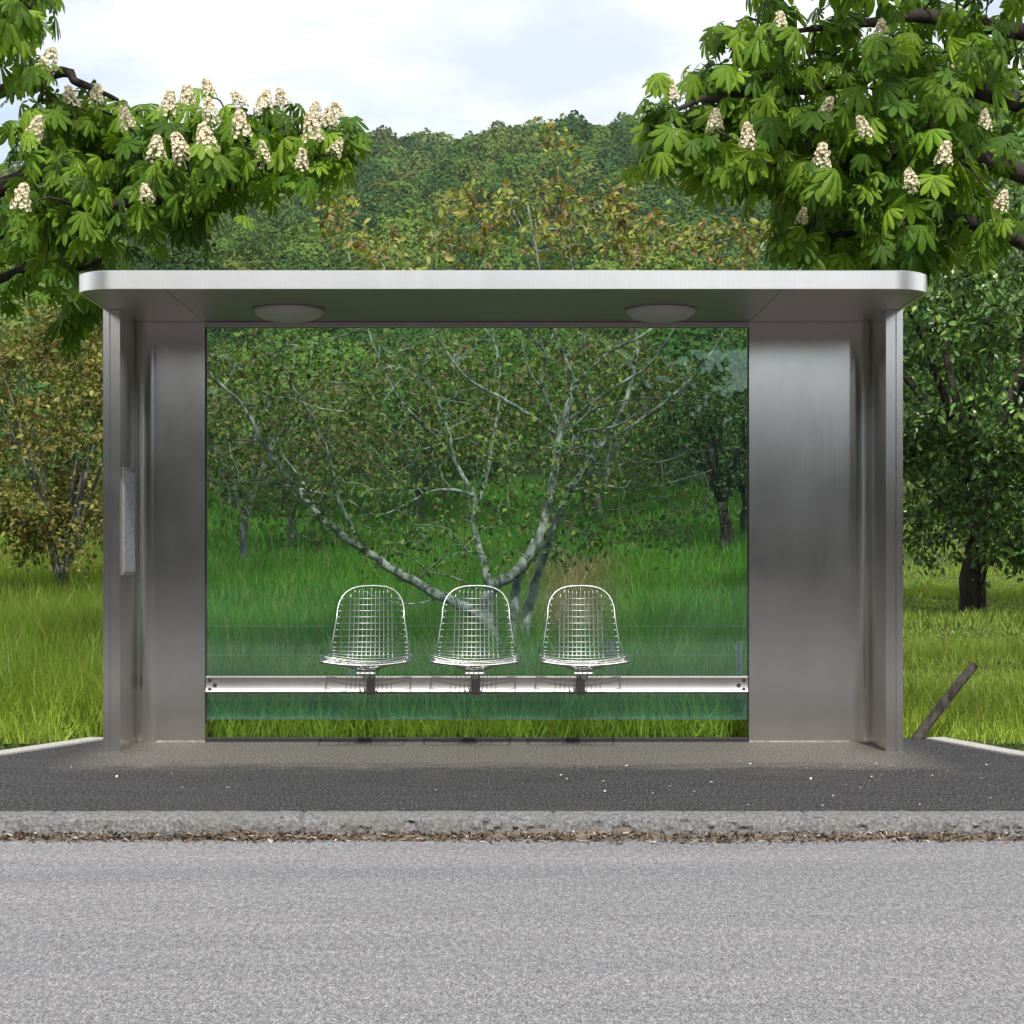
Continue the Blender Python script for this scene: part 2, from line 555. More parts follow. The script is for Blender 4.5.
mb.instances(tv, [(0, 1, 2, 3)], np.stack([lx, ly, lz], 1), frames(ax, nr), sc_, c)
# sandy wedge under the bits
wx = np.linspace(-40, 40, 1600)
w1 = KY0 - 0.192 + 0.012 * np.sin(wx * 3.1) + 0.01 * np.sin(wx * 8.7 + 1) + rng.normal(0, .004, 1600)
G = np.stack([np.stack([wx, np.full_like(wx, KY0 - 0.13), np.full_like(wx, ROADZ + 0.036) + 0.008 * np.sin(wx * 2.3)], 1), np.stack([wx, (w1 + KY0 - 0.14) / 2, np.full_like(wx, ROADZ + 0.016)], 1), np.stack([wx, w1, np.full_like(wx, ROADZ - 0.003)], 1)], 0)
idx = np.arange(3 * 1600).reshape(3, 1600)
wc = np.array([0.15, 0.126, 0.10]) * rng.uniform(.5, 1.4, (4800, 1))
G += rng.normal(0, .004, G.shape) * np.array([0, 1, .8])
mb.add(G.reshape(-1, 3), np.stack([idx[:-1, :-1], idx[:-1, 1:], idx[1:, 1:], idx[1:, :-1]], 2).reshape(-1, 4)[:, ::-1], wc)
tag(mb.build('litter', M['litter']), 'brown leaf litter and sand gathered in the gutter along the kerb', 'litter', kind='stuff')

# fallen petals and grit on the pavement
mb = MB()
N = 120
px_ = rng.uniform(-3.1, 3.1, N)
py_ = rng.uniform(KY0 + .1, -0.15, N)
py_[:80] = rng.uniform(-2.5, -1.0, 80); px_[:60] = rng.uniform(-0.2, 2.9, 60)
ax = rng.normal(0, 1, (N, 3)); ax[:, 2] *= .2
cc = np.where(rng.random((N, 1)) < .75, np.array([[.75, .72, .66]]), np.array([[.35, .22, .14]])) * rng.uniform(.6, 1, (N, 1))
mb.instances(tv, [(0, 1, 2, 3)], np.stack([px_, py_, np.full(N, .007)], 1), frames(ax, np.tile([0, 0, 1.], (N, 1)) + rng.normal(0, .3, (N, 3))), np.stack([rng.uniform(.003, .009, N), rng.uniform(.004, .010, N), np.full(N, .01)], 1), cc)
tag(mb.build('petal_litter', M['litter']), 'pale fallen petals scattered over the dark pavement', 'petals', kind='stuff')

# ------------------------------------------------------------------ the shelter
sh = empty('bus_shelter', (0, 0, 0), 'brushed steel bus shelter with large glass back wall and three wire seats', 'bus shelter')
WO, WI, DF, DB = 2.126, 2.036, -0.5, 0.09
ROOFZ = 2.35
EL, ER = -1.668, 1.377          # inner edges of the back panels


def side_poly(s, edge):
    r1, r2 = 0.16, 0.10
    g = 0.008
    # for the left side (s=-1), mirrored for the right
    p = [(-WO, DF), (-WO + 0.034, DF), (-WO + 0.034, DF + 0.012), (-WO + 0.034 + g, DF + 0.012), (-WO + 0.034 + g, DF), (-WI, DF)]
    p += arc(-WI + r2, 0 - r2, r2, 180, 90, 10)
    e = -abs(edge)
    p += [(e, 0.0), (e, DB)]
    p += arc(-WO + r1, DB - r1, r1, 90, 180, 10)
    if s > 0:
        p = [(-x, y) for x, y in p]
        return p
    return p[::-1]


for s, e in ((-1, EL), (1, ER)):
    mb = MB()
    mb.prism(side_poly(s, e)[::1], -0.05, ROOFZ - 0.001)
    o = mb.build('side_panel', M['steel'], sh, smooth='angle')
    bm = bmesh.new(); bm.from_mesh(o.data); bmesh.ops.recalc_face_normals(bm, faces=bm.faces); bm.to_mesh(o.data); bm.free()
    o.data.set_sharp_from_angle(angle=R(35))
    # grout bead where the sheet meets the ground
    g = MB()
    for x0, x1, y0, y1 in (((-WI + .0, -abs(e), -0.012, -0.0005),) if s < 0 else ((abs(e), WI, -0.012, -0.0005),)):
        g.box(x0 + .1 * (s < 0), x1 - .1 * (s > 0), y0, y1, -.01, 0.006)
    o2 = g.build('base_strip', M['wood'], o)

# roof: slab with rounded front corners
RW, RF, RB = 2.118, -1.25, 0.13


def roof_poly(i=0.0, r=0.2):
    w, f, b, rr = RW - i, RF + i, RB - i, max(r - i, 0.02)
    p = [(-w, b)] + arc(-w + rr, f + rr, rr, 180, 270, 14) + arc(w - rr, f + rr, rr, 270, 360, 14) + [(w, b)]
    return p


mb = MB()
outer, inner = roof_poly(0), roof_poly(0.014, 0.2)
n = len(outer)
z0, z1 = ROOFZ - 0.004, ROOFZ + 0.083
v = [(x, y, z0) for x, y in outer] + [(x, y, z1) for x, y in outer] + [(x, y, z1 + 0.006) for x, y in inner] + [(x, y, z0) for x, y in inner] + [(x, y, ROOFZ + 0.012) for x, y in inner]
f4 = []
for i in range(n):
    j = (i + 1) % n
    f4 += [(i, j, n + j, n + i), (n + i, n + j, 2 * n + j, 2 * n + i), (i, 3 * n + i, 3 * n + j, j), (3 * n + i, 4 * n + i, 4 * n + j, 3 * n + j)]
mb.add(v, f4)
mb.f.append(np.array([[2 * n + i for i in range(n)]]))
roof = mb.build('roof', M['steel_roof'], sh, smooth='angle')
bm = bmesh.new(); bm.from_mesh(roof.data); bmesh.ops.recalc_face_normals(bm, faces=bm.faces); bm.to_mesh(roof.data); bm.free()
roof.data.set_sharp_from_angle(angle=R(25))
mb = MB()
mb.prism(roof_poly(0.016, 0.2), ROOFZ + 0.001, ROOFZ + 0.011)
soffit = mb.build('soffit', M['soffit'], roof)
# thin dark strips added to draw the reflection boundary on the soffit
for sx_ in (EL, ER):
    g = MB(); g.box(sx_ - .002, sx_ + .002, RF + .05, -.02, ROOFZ - 0.0002, ROOFZ + 0.0008)
    g.build('reflection_edge', M['bolt'], soffit)

# ceiling lamps (unlit shallow bowls)
for lx_ in (289, 661):
    c0 = P(lx_, 310, 9.5)
    mb = MB()
    rr, hh, ns = 0.185, 0.062, 36
    ang = np.linspace(0, 2 * np.pi, ns, endpoint=False)
    rings = [(1.0, 0.0), (1.0, -0.012), (0.93, -0.03), (0.78, -0.047), (0.55, -0.058), (0.28, -0.063), (0.02, -0.064)]
    vv = np.concatenate([np.stack([c0[0] + rr * k * np.cos(ang), c0[1] + rr * k * np.sin(ang), np.full(ns, ROOFZ + z)], 1) for k, z in rings])
    ff = [(i * ns + (k + 1) % ns, i * ns + k, (i + 1) * ns + k, (i + 1) * ns + (k + 1) % ns) for i in range(len(rings) - 1) for k in range(ns)]
    mb.add(vv, ff)
    lamp = mb.build('ceiling_lamp', M['opal'], sh, smooth=True)
    mb = MB()
    a2 = np.linspace(0, 2 * np.pi, 48, endpoint=False)
    mb.tube(np.stack([c0[0] + .19 * np.cos(a2), c0[1] + .19 * np.sin(a2), np.full(48, ROOFZ - .005)], 1), .007, 6, closed=True)
    mb.build('lamp_ring', M['soffit'], lamp, smooth=True)

# glass back wall
GZ0, GZ1 = 0.128, 2.335
mb = MB(); mb.box(EL + .006, ER - .006, 0.020, 0.032, GZ0, GZ1)
glass = mb.build('glass_pane', M['glass'], sh)
mb = MB(); mb.box(EL + .006, ER - .006, 0.018, 0.034, GZ0 - .004, GZ0 - .0005)
mb.build('edge_trim', M['chrome'], glass)
mb = MB(); mb.box(EL + .008, ER - .008, 0.040, 0.046, GZ0 + .001, .258)
mb.build('kick_strip', M['kick'], sh)
mb = MB(); mb.box(EL + .001, ER - .001, -0.012, 0.055, 2.322, ROOFZ - .0015)
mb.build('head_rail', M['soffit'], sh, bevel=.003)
for x0, x1 in ((EL + .0005, EL + .0055), (ER - .0055, ER - .0005)):
    mb = MB(); mb.box(x0, x1, 0.012, 0.04, 0.1, 2.321)
    mb.build('glazing_seal', M['rubber'], sh)
mb = MB(); mb.box(EL + .002, ER - .002, 0.0, 0.05, -0.05, 0.022)
mb.build('threshold', M['rubber'], sh, bevel=.003)

# bench beam with rolled lower edge
BZ0, BZ1, BY = 0.274, 0.374, -0.075
mb = MB()
pr = [(BY + .03, BZ0), (BY + .008, BZ0), (BY - .004, BZ0 + .006), (BY - .008, BZ0 + .014), (BY - .004, BZ0 + .022), (BY, BZ0 + .03), (BY, BZ1 - .012), (BY - .002, BZ1 - .007), (BY + .002, BZ1 - .001), (BY + .008, BZ1), (BY + .03, BZ1)]
x0, x1 = EL + .018, ER - .018
vv = [(x, y, z) for x in (x0, x1) for y, z in pr]
n = len(pr)
mb.add(vv, [(i, (i + 1) % n, n + (i + 1) % n, n + i) for i in range(n)])
mb.f.append(np.array([list(range(n))])); mb.f.append(np.array([list(range(n, 2 * n))[::-1]]))
beam = mb.build('bench_beam', M['rail'], sh, smooth='angle')
bm = bmesh.new(); bm.from_mesh(beam.data); bmesh.ops.recalc_face_normals(bm, faces=bm.faces); bm.to_mesh(beam.data); bm.free()
beam.data.set_sharp_from_angle(angle=R(50))
for ex, s in ((x0, 1), (x1, -1)):
    mb = MB(); mb.box(ex - .012, ex + .012, BY + .03, 0.019, BZ0 + .02, BZ1 - .02)
    mb.build('beam_bracket', M['bolt'], beam)
    for dx, dz in ((.022, .078), (.05, .05), (.022, .024)):
        mb = MB()
        c_ = np.array([ex + s * dx, BY - .0005, BZ0 + dz])
        mb.tube([c_, c_ + [0, -.003, 0], c_ + [0, -.006, 0]], [.0115, .0115, .008], 12)
        mb.build('bolt', M['bolt'], beam)

# timetable board on the inner face of the left wall
a, b = P(121, 466, 9.53), P(133, 577, 9.86)
zt, zb = 1.018 + 93 * 9.55 / FPX, 1.018 - 15 * 9.7 / FPX
mb = MB(); mb.box(-WI + .0005, -WI + .012, -0.47, -0.16, zb, zt)
tb = mb.build('timetable_board', M['rail'], sh, bevel=.003)
mb = MB(); mb.box(-WI + .0122, -WI + .0135, -0.455, -0.175, zb + .018, zt - .018)
mb.build('paper', M['paper'], tb)

# wire seats -----------------------------------------------------------
def seat_point(u, v):
    """u in [-1,1] across, v in [0,1] from the front lip to the top of the back; y towards the glass"""
    L = [(-.49, .462), (-.44, .474), (-.36, .470), (-.26, .452), (-.17, .440), (-.09, .446), (-.035, .478), (-.005, .55), (.022, .66), (.045, .77), (.066, .868)]
    t = v * (len(L) - 1)
    i = min(int(t), len(L) - 2)
    p0, p1 = L[max(i - 1, 0)], L[i]
    p2, p3 = L[i + 1], L[min(i + 2, len(L) - 1)]
    q = t - i
    cr = lambda a, b, c, d: 0.5 * (2 * b + (c - a) * q + (2 * a - 5 * b + 4 * c - d) * q * q + (3 * b - a - 3 * c + d) * q ** 3)
    y, z = cr(p0[0], p1[0], p2[0], p3[0]), cr(p0[1], p1[1], p2[1], p3[1])
    W = [(0, .226), (.1, .236), (.25, .240), (.45, .238), (.58, .226), (.68, .212), (.78, .196), (.88, .178), (.94, .162), (1, .12)]
    w = np.interp(v, [a for a, _ in W], [b for _, b in W])
    bend = abs(u) ** 2.2
    if v < .55:
        z += .036 * bend * (1 if v > .08 else .55)
    else:
        k = min(1, (v - .55) / .15)
        z += .03 * bend * (1 - k)
        y -= .06 * bend * k
    return np.array([u * w, y, z])


VT = .84                         # where the rim starts to round over
TOPZ = .874


def rim_path():
    pts = [seat_point(-1, v) for v in np.linspace(.02, VT, 26)]
    a = seat_point(1, VT)
    top = seat_point(0, 1.0)
    for t in np.linspace(0, 1, 21)[1:-1]:
        ang = math.pi * (1 - t)
        x = a[0] * math.copysign(abs(math.cos(ang)) ** .70, math.cos(ang))
        h = math.sin(ang) ** .80
        pts.append(np.array([x, a[1] + (top[1] - a[1]) * h, a[2] + (TOPZ - a[2]) * h]))
    pts += [seat_point(1, v) for v in np.linspace(VT, .02, 26)]
    return np.array(pts)


SEATX = [P(364, 0, 9.4)[0], P(474.5, 0, 9.4)[0], P(585, 0, 9.4)[0]]
SY = -0.115
seat_root_loc = np.array([0, 0, 0.0])
mb = MB()
NU = 11
rim = rim_path()


def rim_half(z):
    a = seat_point(1, VT)
    if z <= a[2]:
        return 9.0
    h = min((z - a[2]) / (TOPZ - a[2]), 1.0)
    c = math.sqrt(max(0.0, 1 - h ** (2 / .8)))
    return a[0] * c ** .70


def inside_clip(u, v):
    p = seat_point(u, v)
    return abs(p[0]) <= rim_half(p[2] + .006)


for k in range(NU):
    x = -.130 + .260 * k / (NU - 1)
    pts = []
    for v in np.linspace(.0, 1.0, 46):
        w = abs(seat_point(1, v)[0])
        u = x / w * min(1, .86 + .2 * (1 - v)) if w > .02 else 0
        if abs(u) <= .97 and inside_clip(u, v):
            pts.append(seat_point(u, v))
    if len(pts) > 3:
        mb.tube(pts, .0030, 5)
for v in list(np.linspace(.06, .47, 7)) + list(np.linspace(.53, .93, 14)):
    pts = [seat_point(u, v) + np.array([0, -.004 if v > .5 else 0, .004 if v <= .5 else 0]) for u in np.linspace(-1, 1, 17)]
    lim = rim_half(pts[8][2])
    if lim < abs(pts[0][0]):
        pts = [q * np.array([lim / abs(pts[0][0]), 1, 1]) for q in pts]
    mb.tube(pts, .0026, 5)
seat0 = mb.build('seat', M['chrome'], None, smooth=True)
mb = MB(); mb.tube(rim, .0048, 8)
rim0 = mb.build('rim', M['chrome'], None, smooth=True)
mb = MB()
pts = np.array([seat_point(u, .015) for u in np.linspace(-1.03, 1.03, 19)])
mb.tube(pts, [.0048 + .0045 * abs(u) for u in np.linspace(-1, 1, 19)], 8)
lip0 = mb.build('front_lip', M['chrome'], None, smooth=True)
mb = MB()
# cradle under the pan, neck and clamp gripping the beam
mb.tube([(-.10, -.34, .452), (-.05, -.32, .436), (0, -.31, .428), (.05, -.32, .436), (.10, -.34, .452)], .007, 8)
mb.tube([(-.10, -.12, .445), (-.04, -.13, .432), (0, -.14, .428), (.04, -.13, .432), (.10, -.12, .445)], .007, 8)
mb.tube([(-.045, -.34, .432), (-.03, -.2, .425), (-.045, -.08, .432)], .006, 8)
mb.tube([(.045, -.34, .432), (.03, -.2, .425), (.045, -.08, .432)], .006, 8)
mb.box(-.030, .030, -.33, -.06, .400, .422)
mb.box(-.022, .022, -.30, .03, .376, .3995)
mb.box(-.024, .024, .012, .0385, .268, .3755)
mb.box(-.020, .020, -.02, .0115, .285, .3755)
br0 = mb.build('seat_bracket', M['bracket'], None, bevel=.004)
mb = MB()
mb.tube([(0, -.345, .395), (0, -.33, .395)], [.014, .018], 12)
mb.tube([(-.05, -.335, .411), (.05, -.335, .411)], .012, 10)
kn0 = mb.build('clamp_bolt', M['chrome'], None, smooth='angle')


def place_seat(x, first):
    if first:
        s, subs = seat0, [rim0, lip0, br0, kn0]
    else:
        s = seat0.copy(); COL.objects.link(s)
        subs = []
        for q in (rim0, lip0, br0, kn0):
            c = q.copy(); COL.objects.link(c); subs.append(c)
    s.parent = sh
    s.location = (x, SY, 0)
    for q in subs:
        q.parent = s
        q.location = (0, 0, 0)


for i, x in enumerate(SEATX):
    place_seat(x, i == 0)

# ------------------------------------------------------------------ vegetation helpers
LEAF_V = np.array([(0, 0, 0), (.26, .35, .05), (.22, .7, .03), (0, 1, -.08), (-.22, .7, .03), (-.26, .35, .05), (0, .5, -.02)])
LEAF_F = np.array([(0, 1, 2, 6), (6, 2, 3, 3), (0, 6, 4, 5), (6, 3, 4, 4)])
LEAF_Q = np.array([(0, 1, 6), (1, 2, 6), (2, 3, 6), (0, 6, 5), (6, 4, 5), (6, 3, 4)])


def unit(v):
    return v / np.maximum(np.linalg.norm(v, axis=-1, keepdims=True), 1e-9)


class Tree:
    """limbs, then twigs grown from the nearest limb to targets, then leaves on the twigs"""

    def __init__(self):
        self.wood = MB()
        self.nodes = []
        self.tips = []

    def limb(self, pts, r0, r1, k=4, sides=8, register=True):
        p = smooth_path(pts, k)
        t = np.linspace(0, 1, len(p))
        jit = rng.normal(0, 1, p.shape) * (r0 * .10) * (t[:, None] > .05)
        p = p + jit
        rad = (r0 + (r1 - r0) * t ** .8) * (1 + rng.normal(0, .05, len(p)))
        self.wood.tube(p, np.maximum(rad, .0025), sides)
        if register:
            self.nodes.extend(p[len(p) // 4:])
        return p

    def grow(self, targets, r=.006, droop=.06, sides=4, steps=5, wig=.05):
        T = np.asarray(targets)
        nodes = np.array(self.nodes)
        d = np.array([np.min(np.sum((nodes - t) ** 2, 1)) for t in T])
        nodes = list(nodes)
        for i in np.argsort(d):
            A = np.array(nodes)
            q = T[i]
            j = np.argmin(np.sum((A - q) ** 2, 1))
            a = A[j]
            L = np.linalg.norm(q - a)
            if L < .02:
                self.tips.append((q, unit(np.array([0, 0, 1.]))))
                continue
            m1 = a + (q - a) * .5 + rng.normal(0, wig, 3) * L + np.array([0, 0, droop * L])
            path = smooth_path([a, m1, q], max(2, steps // 2 + 1))
            rr = np.linspace(r * (1 + .9 * L), r * .45, len(path))
            self.wood.tube(path, rr, sides)
            nodes.extend(path[1:])
            self.tips.append((q, unit(path[-1] - path[-2])))
            self.tips.append((path[len(path) // 2], unit(path[-1] - path[0])))
        self.nodes = nodes


def crown_leaves(mb, tips, per, spread, size, palette, probs, droop=.35, up=.9, tip_cols=None):
    tp = np.array([t for t, _ in tips]); td = np.array([d for _, d in tips])
    N = len(tp) * per
    i = np.repeat(np.arange(len(tp)), per)
    pos = tp[i] + rng.normal(0, 1, (N, 3)) * spread * np.array([1, 1, .75]) * rng.uniform(.4, 1.2, (N, 1))
    ax = unit(rng.normal(0, 1, (N, 3)) + td[i] * .5) + np.array([0, 0, -droop])
    nr = rng.normal(0, .6, (N, 3)) + np.array([0, -.25, up])
    s = size * rng.uniform(.6, 1.25, N)
    c = np.array(palette)[rng.choice(len(palette), N, p=probs)] * rng.uniform(.75, 1.3, (N, 1))
    # neighbouring leaves on one shoot share a hue
    shoot = rng.normal(0, .16, (len(tp), 1))[i]
    c = np.clip(c * (1 + shoot), .004, 1)
    mb.instances(LEAF_V, LEAF_Q, pos, frames(ax, nr), s, c)


def ell_pts(n, cx, cy, rx, ry, d0, d1):
    out = []
    while len(out) < n:
        a, b = rng.uniform(-1, 1, 2)
        if a * a + b * b < 1:
            out.append(P(cx + a * rx, cy + b * ry, rng.uniform(d0, d1)))
    return out


# ------------------------------------------------------------------ the orchard tree behind the glass
T0 = 15.0
gz = float(ground_z(0.08, T0))
ct = empty('orchard_tree', (P(512, 0, T0)[0], T0 - 10, gz), 'many stemmed pale barked tree with bronze green leaves right behind the glass', 'tree')
tr_ = Tree()


def L(pts, w0, w1, d0=15.0, d1=15.0, base=False, **kw):
    n = len(pts)
    q = [P(x, y, d0 + (d1 - d0) * i / (n - 1)) for i, (x, y) in enumerate(pts)]
    if base:
        q[0][2] = gz - .08
    return tr_.limb(q, w0 * .86 * 15 / FPX / 2, w1 * .8 * 15 / FPX / 2, **kw)


L([(506, 690), (503, 668), (497, 648), (490, 631), (478, 616), (452, 601), (425, 588), (398, 573), (372, 556), (350, 540), (325, 522), (305, 500), (288, 478), (268, 450), (255, 425), (240, 402), (222, 385), (207, 372), (190, 352)], 17, 2.4, 15, 14.2, True)
L([(357, 545), (350, 524), (337, 494), (331, 462), (318, 430), (305, 405), (290, 382), (280, 350)], 6, 2, 14.7, 14.3)
L([(337, 496), (300, 489), (262, 480), (230, 484), (208, 479)], 3, 1.5, 14.6, 14.2)
L([(318, 516), (308, 492), (296, 472), (282, 455)], 4, 2, 14.6, 14.9)
L([(262, 442), (240, 440), (215, 443)], 2.5, 1.3, 14.3, 14.0)
L([(345, 412), (318, 408), (290, 398), (262, 398)], 2.5, 1.3, 14.5, 14.1)
L([(510, 690), (505, 668), (496, 640), (488, 614), (487, 600), (493, 587), (516, 572), (533, 550), (543, 528), (549, 500), (555, 468), (559, 440), (563, 424), (570, 402), (576, 383)], 18, 8, 15, 15.1, True)
L([(576, 385), (566, 361), (556, 336), (548, 305), (540, 270), (533, 235), (528, 205)], 5.5, 2, 15.1, 14.9)
L([(576, 384), (590, 369), (612, 350), (640, 337), (665, 318), (690, 290)], 5, 2, 15.1, 15.4)
L([(563, 424), (579, 412), (596, 400), (623, 382), (646, 368), (664, 345), (680, 320)], 5.5, 2, 15.1, 14.8)
L([(562, 437), (579, 422), (593, 410), (607, 405), (634, 399), (661, 399), (690, 404)], 5, 1.6, 15.1, 14.6)
L([(558, 462), (574, 446), (583, 432), (598, 429), (619, 425), (634, 416), (656, 405), (680, 395)], 4.5, 1.6, 15.1, 14.5)
L([(556, 464), (574, 454), (588, 457), (607, 465), (634, 463), (661, 462), (686, 454), (715, 450)], 4.5, 1.5, 15.1, 14.7)
L([(560, 428), (549, 405), (541, 388), (533, 378), (526, 361), (520, 330)], 5.5, 2, 15.1, 14.8)
L([(541, 388), (545, 360), (542, 347), (530, 335), (522, 322), (505, 300)], 4.5, 2, 14.95, 14.7)
L([(559, 436), (530, 415), (500, 397), (480, 387), (465, 376), (455, 364), (443, 346), (430, 325), (415, 300)], 5, 2.2, 15.1, 14.6)
L([(490, 590), (484, 565), (478, 544), (474, 522), (475, 497), (466, 481), (455, 460), (448, 430), (436, 395), (420, 360)], 10, 2.5, 15, 15.6)
L([(474, 496), (455, 490), (430, 492), (405, 505), (385, 514), (368, 513), (350, 500)], 4, 1.5, 15.1, 14.6)
L([(475, 510), (486, 480), (492, 445), (498, 410), (500, 370), (492, 330), (486, 285), (482, 245)], 5, 2, 15.1, 15.4)
L([(513, 690), (511, 660), (512, 634), (515, 600), (518, 580), (526, 562), (535, 540)], 15, 10, 15.2, 15.2, True)
L([(518, 690), (521, 655), (525, 632), (530, 600), (538, 571), (547, 548), (557, 520), (570, 490), (590, 460), (612, 430), (628, 395), (636, 350), (630, 300), (620, 250), (600, 205)], 17, 2.5, 15.4, 16.0, True)
L([(570, 492), (600, 485), (640, 490), (680, 480), (712, 470)], 4, 1.5, 15.7, 15.3)
L([(600, 445), (640, 420), (690, 380), (725, 330), (745, 280), (765, 240)], 4.5, 1.6, 15.8, 16)
L([(610, 432), (590, 390), (585, 340), (575, 280), (562, 210), (556, 150)], 4.5, 1.4, 15.9, 15.7)
L([(468, 484), (440, 440), (400, 400), (375, 350), (360, 300), (345, 240)], 4, 1.5, 15.5, 15.6)
L([(478, 590), (455, 578), (430, 572), (415, 560)], 3, 1.2, 15, 14.4)
L([(440, 597), (415, 604), (385, 600), (362, 590)], 2.6, 1.2, 14.8, 14.4)
L([(415, 582), (440, 560), (458, 545), (470, 552)], 2.6, 1.2, 14.8, 14.2)
tg = []
for (n_, cx, cy, rx, ry, d0, d1) in (
        (26, 482, 222, 42, 40, 14.6, 15.6), (26, 598, 215, 40, 38, 15.0, 16), (5, 558, 140, 15, 16, 15.6, 15.8), (5, 556, 178, 12, 16, 15.6, 15.8), (14, 540, 240, 50, 24, 14.5, 15.8),
        (16, 395, 245, 45, 22, 14.6, 15.8), (10, 345, 222, 22, 26, 15, 15.8), (22, 660, 240, 45, 28, 14.6, 16), (22, 735, 243, 48, 24, 14.8, 16), (6, 630, 190, 16, 20, 15.2, 15.9),
        (95, 330, 420, 128, 90, 13.6, 15.8), (100, 510, 390, 130, 75, 13.8, 16.4), (60, 630, 420, 80, 75, 14, 16.2), (45, 480, 480, 120, 50, 13.9, 16), (30, 620, 500, 90, 40, 14.2, 16.2),
        (30, 330, 500, 120, 40, 13.8, 15.4), (18, 480, 540, 120, 28, 14, 16), (34, 470, 290, 150, 30, 14, 16), (26, 660, 300, 100, 30, 14.2, 16), (14, 260, 370, 55, 40, 13.8, 14.8), (22, 260, 500, 60, 35, 14, 15.6), (26, 400, 540, 80, 28, 14, 16), (26, 650, 520, 80, 30, 14.4, 16.2), (16, 520, 530, 60, 30, 14, 16)):
    tg += ell_pts(n_, cx, cy, rx, ry, d0, d1)
tg = [t for t in tg if t[2] > 2.9 or rng.random() < .9]
tr_.grow(tg, r=.0042, droop=.05)
tr_.wood.build('trunk', M['bark_grey'], ct, smooth=True)
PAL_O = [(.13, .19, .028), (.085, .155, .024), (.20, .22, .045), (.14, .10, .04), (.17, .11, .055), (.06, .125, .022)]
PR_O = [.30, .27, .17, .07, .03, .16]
lv = MB()
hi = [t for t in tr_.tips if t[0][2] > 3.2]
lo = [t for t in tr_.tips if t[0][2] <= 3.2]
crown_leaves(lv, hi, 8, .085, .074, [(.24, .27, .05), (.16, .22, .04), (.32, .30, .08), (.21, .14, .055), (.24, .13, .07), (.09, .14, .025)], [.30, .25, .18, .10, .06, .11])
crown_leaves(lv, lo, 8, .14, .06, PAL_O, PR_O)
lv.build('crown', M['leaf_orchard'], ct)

# ------------------------------------------------------------------ orchard rows further back
def auto_tree(name, X, d, h, cr, trunk_h, label, cat='tree', group=None, leafmat='leaf_orchard', barkmat='bark_mid', pal=PAL_O, prob=PR_O, ntgt=130, per=22, lsize=.10, spread=.2, tr_r=.12, zs=.8, lean=0.0, offs=(0, 0), cz=None):
    z0 = float(ground_z(X, d))
    e = empty(name, (X, d - 10, z0), label, cat, group)
    t = Tree()
    b = np.array([X, d - 10, z0 - .1])
    top = b + np.array([lean, 0, trunk_h + .1])
    t.limb([b, b + (top - b) * .5 + rng.normal(0, .04, 3), top], tr_r * 1.15, tr_r * .8, k=4, sides=9)
    t.nodes = [top]
    cz_ = z0 + (h + trunk_h) / 2 if cz is None else z0 + cz
    cc = np.array([X + offs[0], d - 10 + offs[1], cz_])
    rz = max((h - trunk_h) / 2, .5) if cz is None else h - cz
    for k in range(7):
        a = k / 7 * 6.283 + rng.uniform(-.3, .3)
        tgt = cc + np.array([math.cos(a) * cr * .6, math.sin(a) * cr * .6, rng.uniform(-.1, .7) * rz])
        t.limb([top - [0, 0, rng.uniform(0, .25) * trunk_h * .5], top + (tgt - top) * .45 + np.array([0, 0, .15 * cr]), tgt], tr_r * .55, tr_r * .12, k=5, sides=6)
    tg = []
    lob = [(unit(rng.normal(0, 1, 3)), rng.uniform(.75, 1.1)) for _ in range(9)]
    while len(tg) < ntgt:
        v = rng.normal(0, 1, 3); v /= np.linalg.norm(v)
        s = max(sc * max(0, float(v @ l)) ** 2 for l, sc in lob) * .45 + .62
        rad = s * rng.uniform(.55, 1) ** .5
        p = cc + v * rad * np.array([cr, cr, rz])
        if p[2] > z0 + trunk_h * .55:
            tg.append(p)
    t.grow(tg, r=.009, droop=.08)
    t.wood.build('trunk', M[barkmat], e, smooth=True)
    lv = MB()
    crown_leaves(lv, t.tips, per, spread, lsize, pal, prob)
    lv.build('crown', M[leafmat], e)
    return e


BR = [(.17, .17, .035), (.11, .15, .028), (.22, .21, .06), (.16, .11, .04), (.08, .11, .022), (.06, .11, .02)]
DG = [(.035, .075, .018), (.055, .105, .022), (.025, .055, .015), (.08, .12, .03), (.045, .09, .02), (.03, .06, .02)]
EV = [1 / 6.] * 6
OG = 'orchard trees behind the shelter'
auto_tree('orchard_tree', P(245, 0, 34)[0], 34, 4.1, 2.3, 1.0, 'bronze orchard tree left of the pale tree, thin trunk nearer the left steel panel', group=OG, pal=BR, prob=EV, ntgt=110, per=20, lsize=.13, spread=.26, tr_r=.09)
auto_tree('orchard_tree', P(282, 0, 38)[0] + .2, 38, 4.4, 2.4, 1.0, 'bronze leaved orchard tree just right of the other thin pale trunk at left', group=OG, pal=PAL_O, prob=EV, ntgt=110, per=20, lsize=.13, spread=.26, tr_r=.09)
auto_tree('fruit_bush', P(62, 0, 26)[0], 26, 4.4, 1.7, .25, 'yellow brown bushy tree at the left outside the shelter wall', pal=[(.22, .21, .045), (.16, .18, .036), (.27, .26, .06), (.18, .13, .04), (.12, .15, .032), (.09, .13, .026)], prob=EV, ntgt=220, per=36, lsize=.10, spread=.2, tr_r=.08)
auto_tree('orchard_tree', P(722, 0, 37)[0], 37, 4.0, 1.9, 1.15, 'green orchard tree with thin dark trunk seen near the right edge of the glass', group=OG, barkmat='bark_dark', pal=DG, prob=EV, ntgt=100, per=20, lsize=.13, spread=.24, tr_r=.14)
auto_tree('orchard_tree', P(747, 0, 40)[0], 40, 4.5, 2.1, 1.15, 'green orchard tree whose dark trunk is half cut off by the right steel panel', group=OG, barkmat='bark_dark', pal=DG, prob=EV, ntgt=100, per=20, lsize=.13, spread=.24, tr_r=.15)
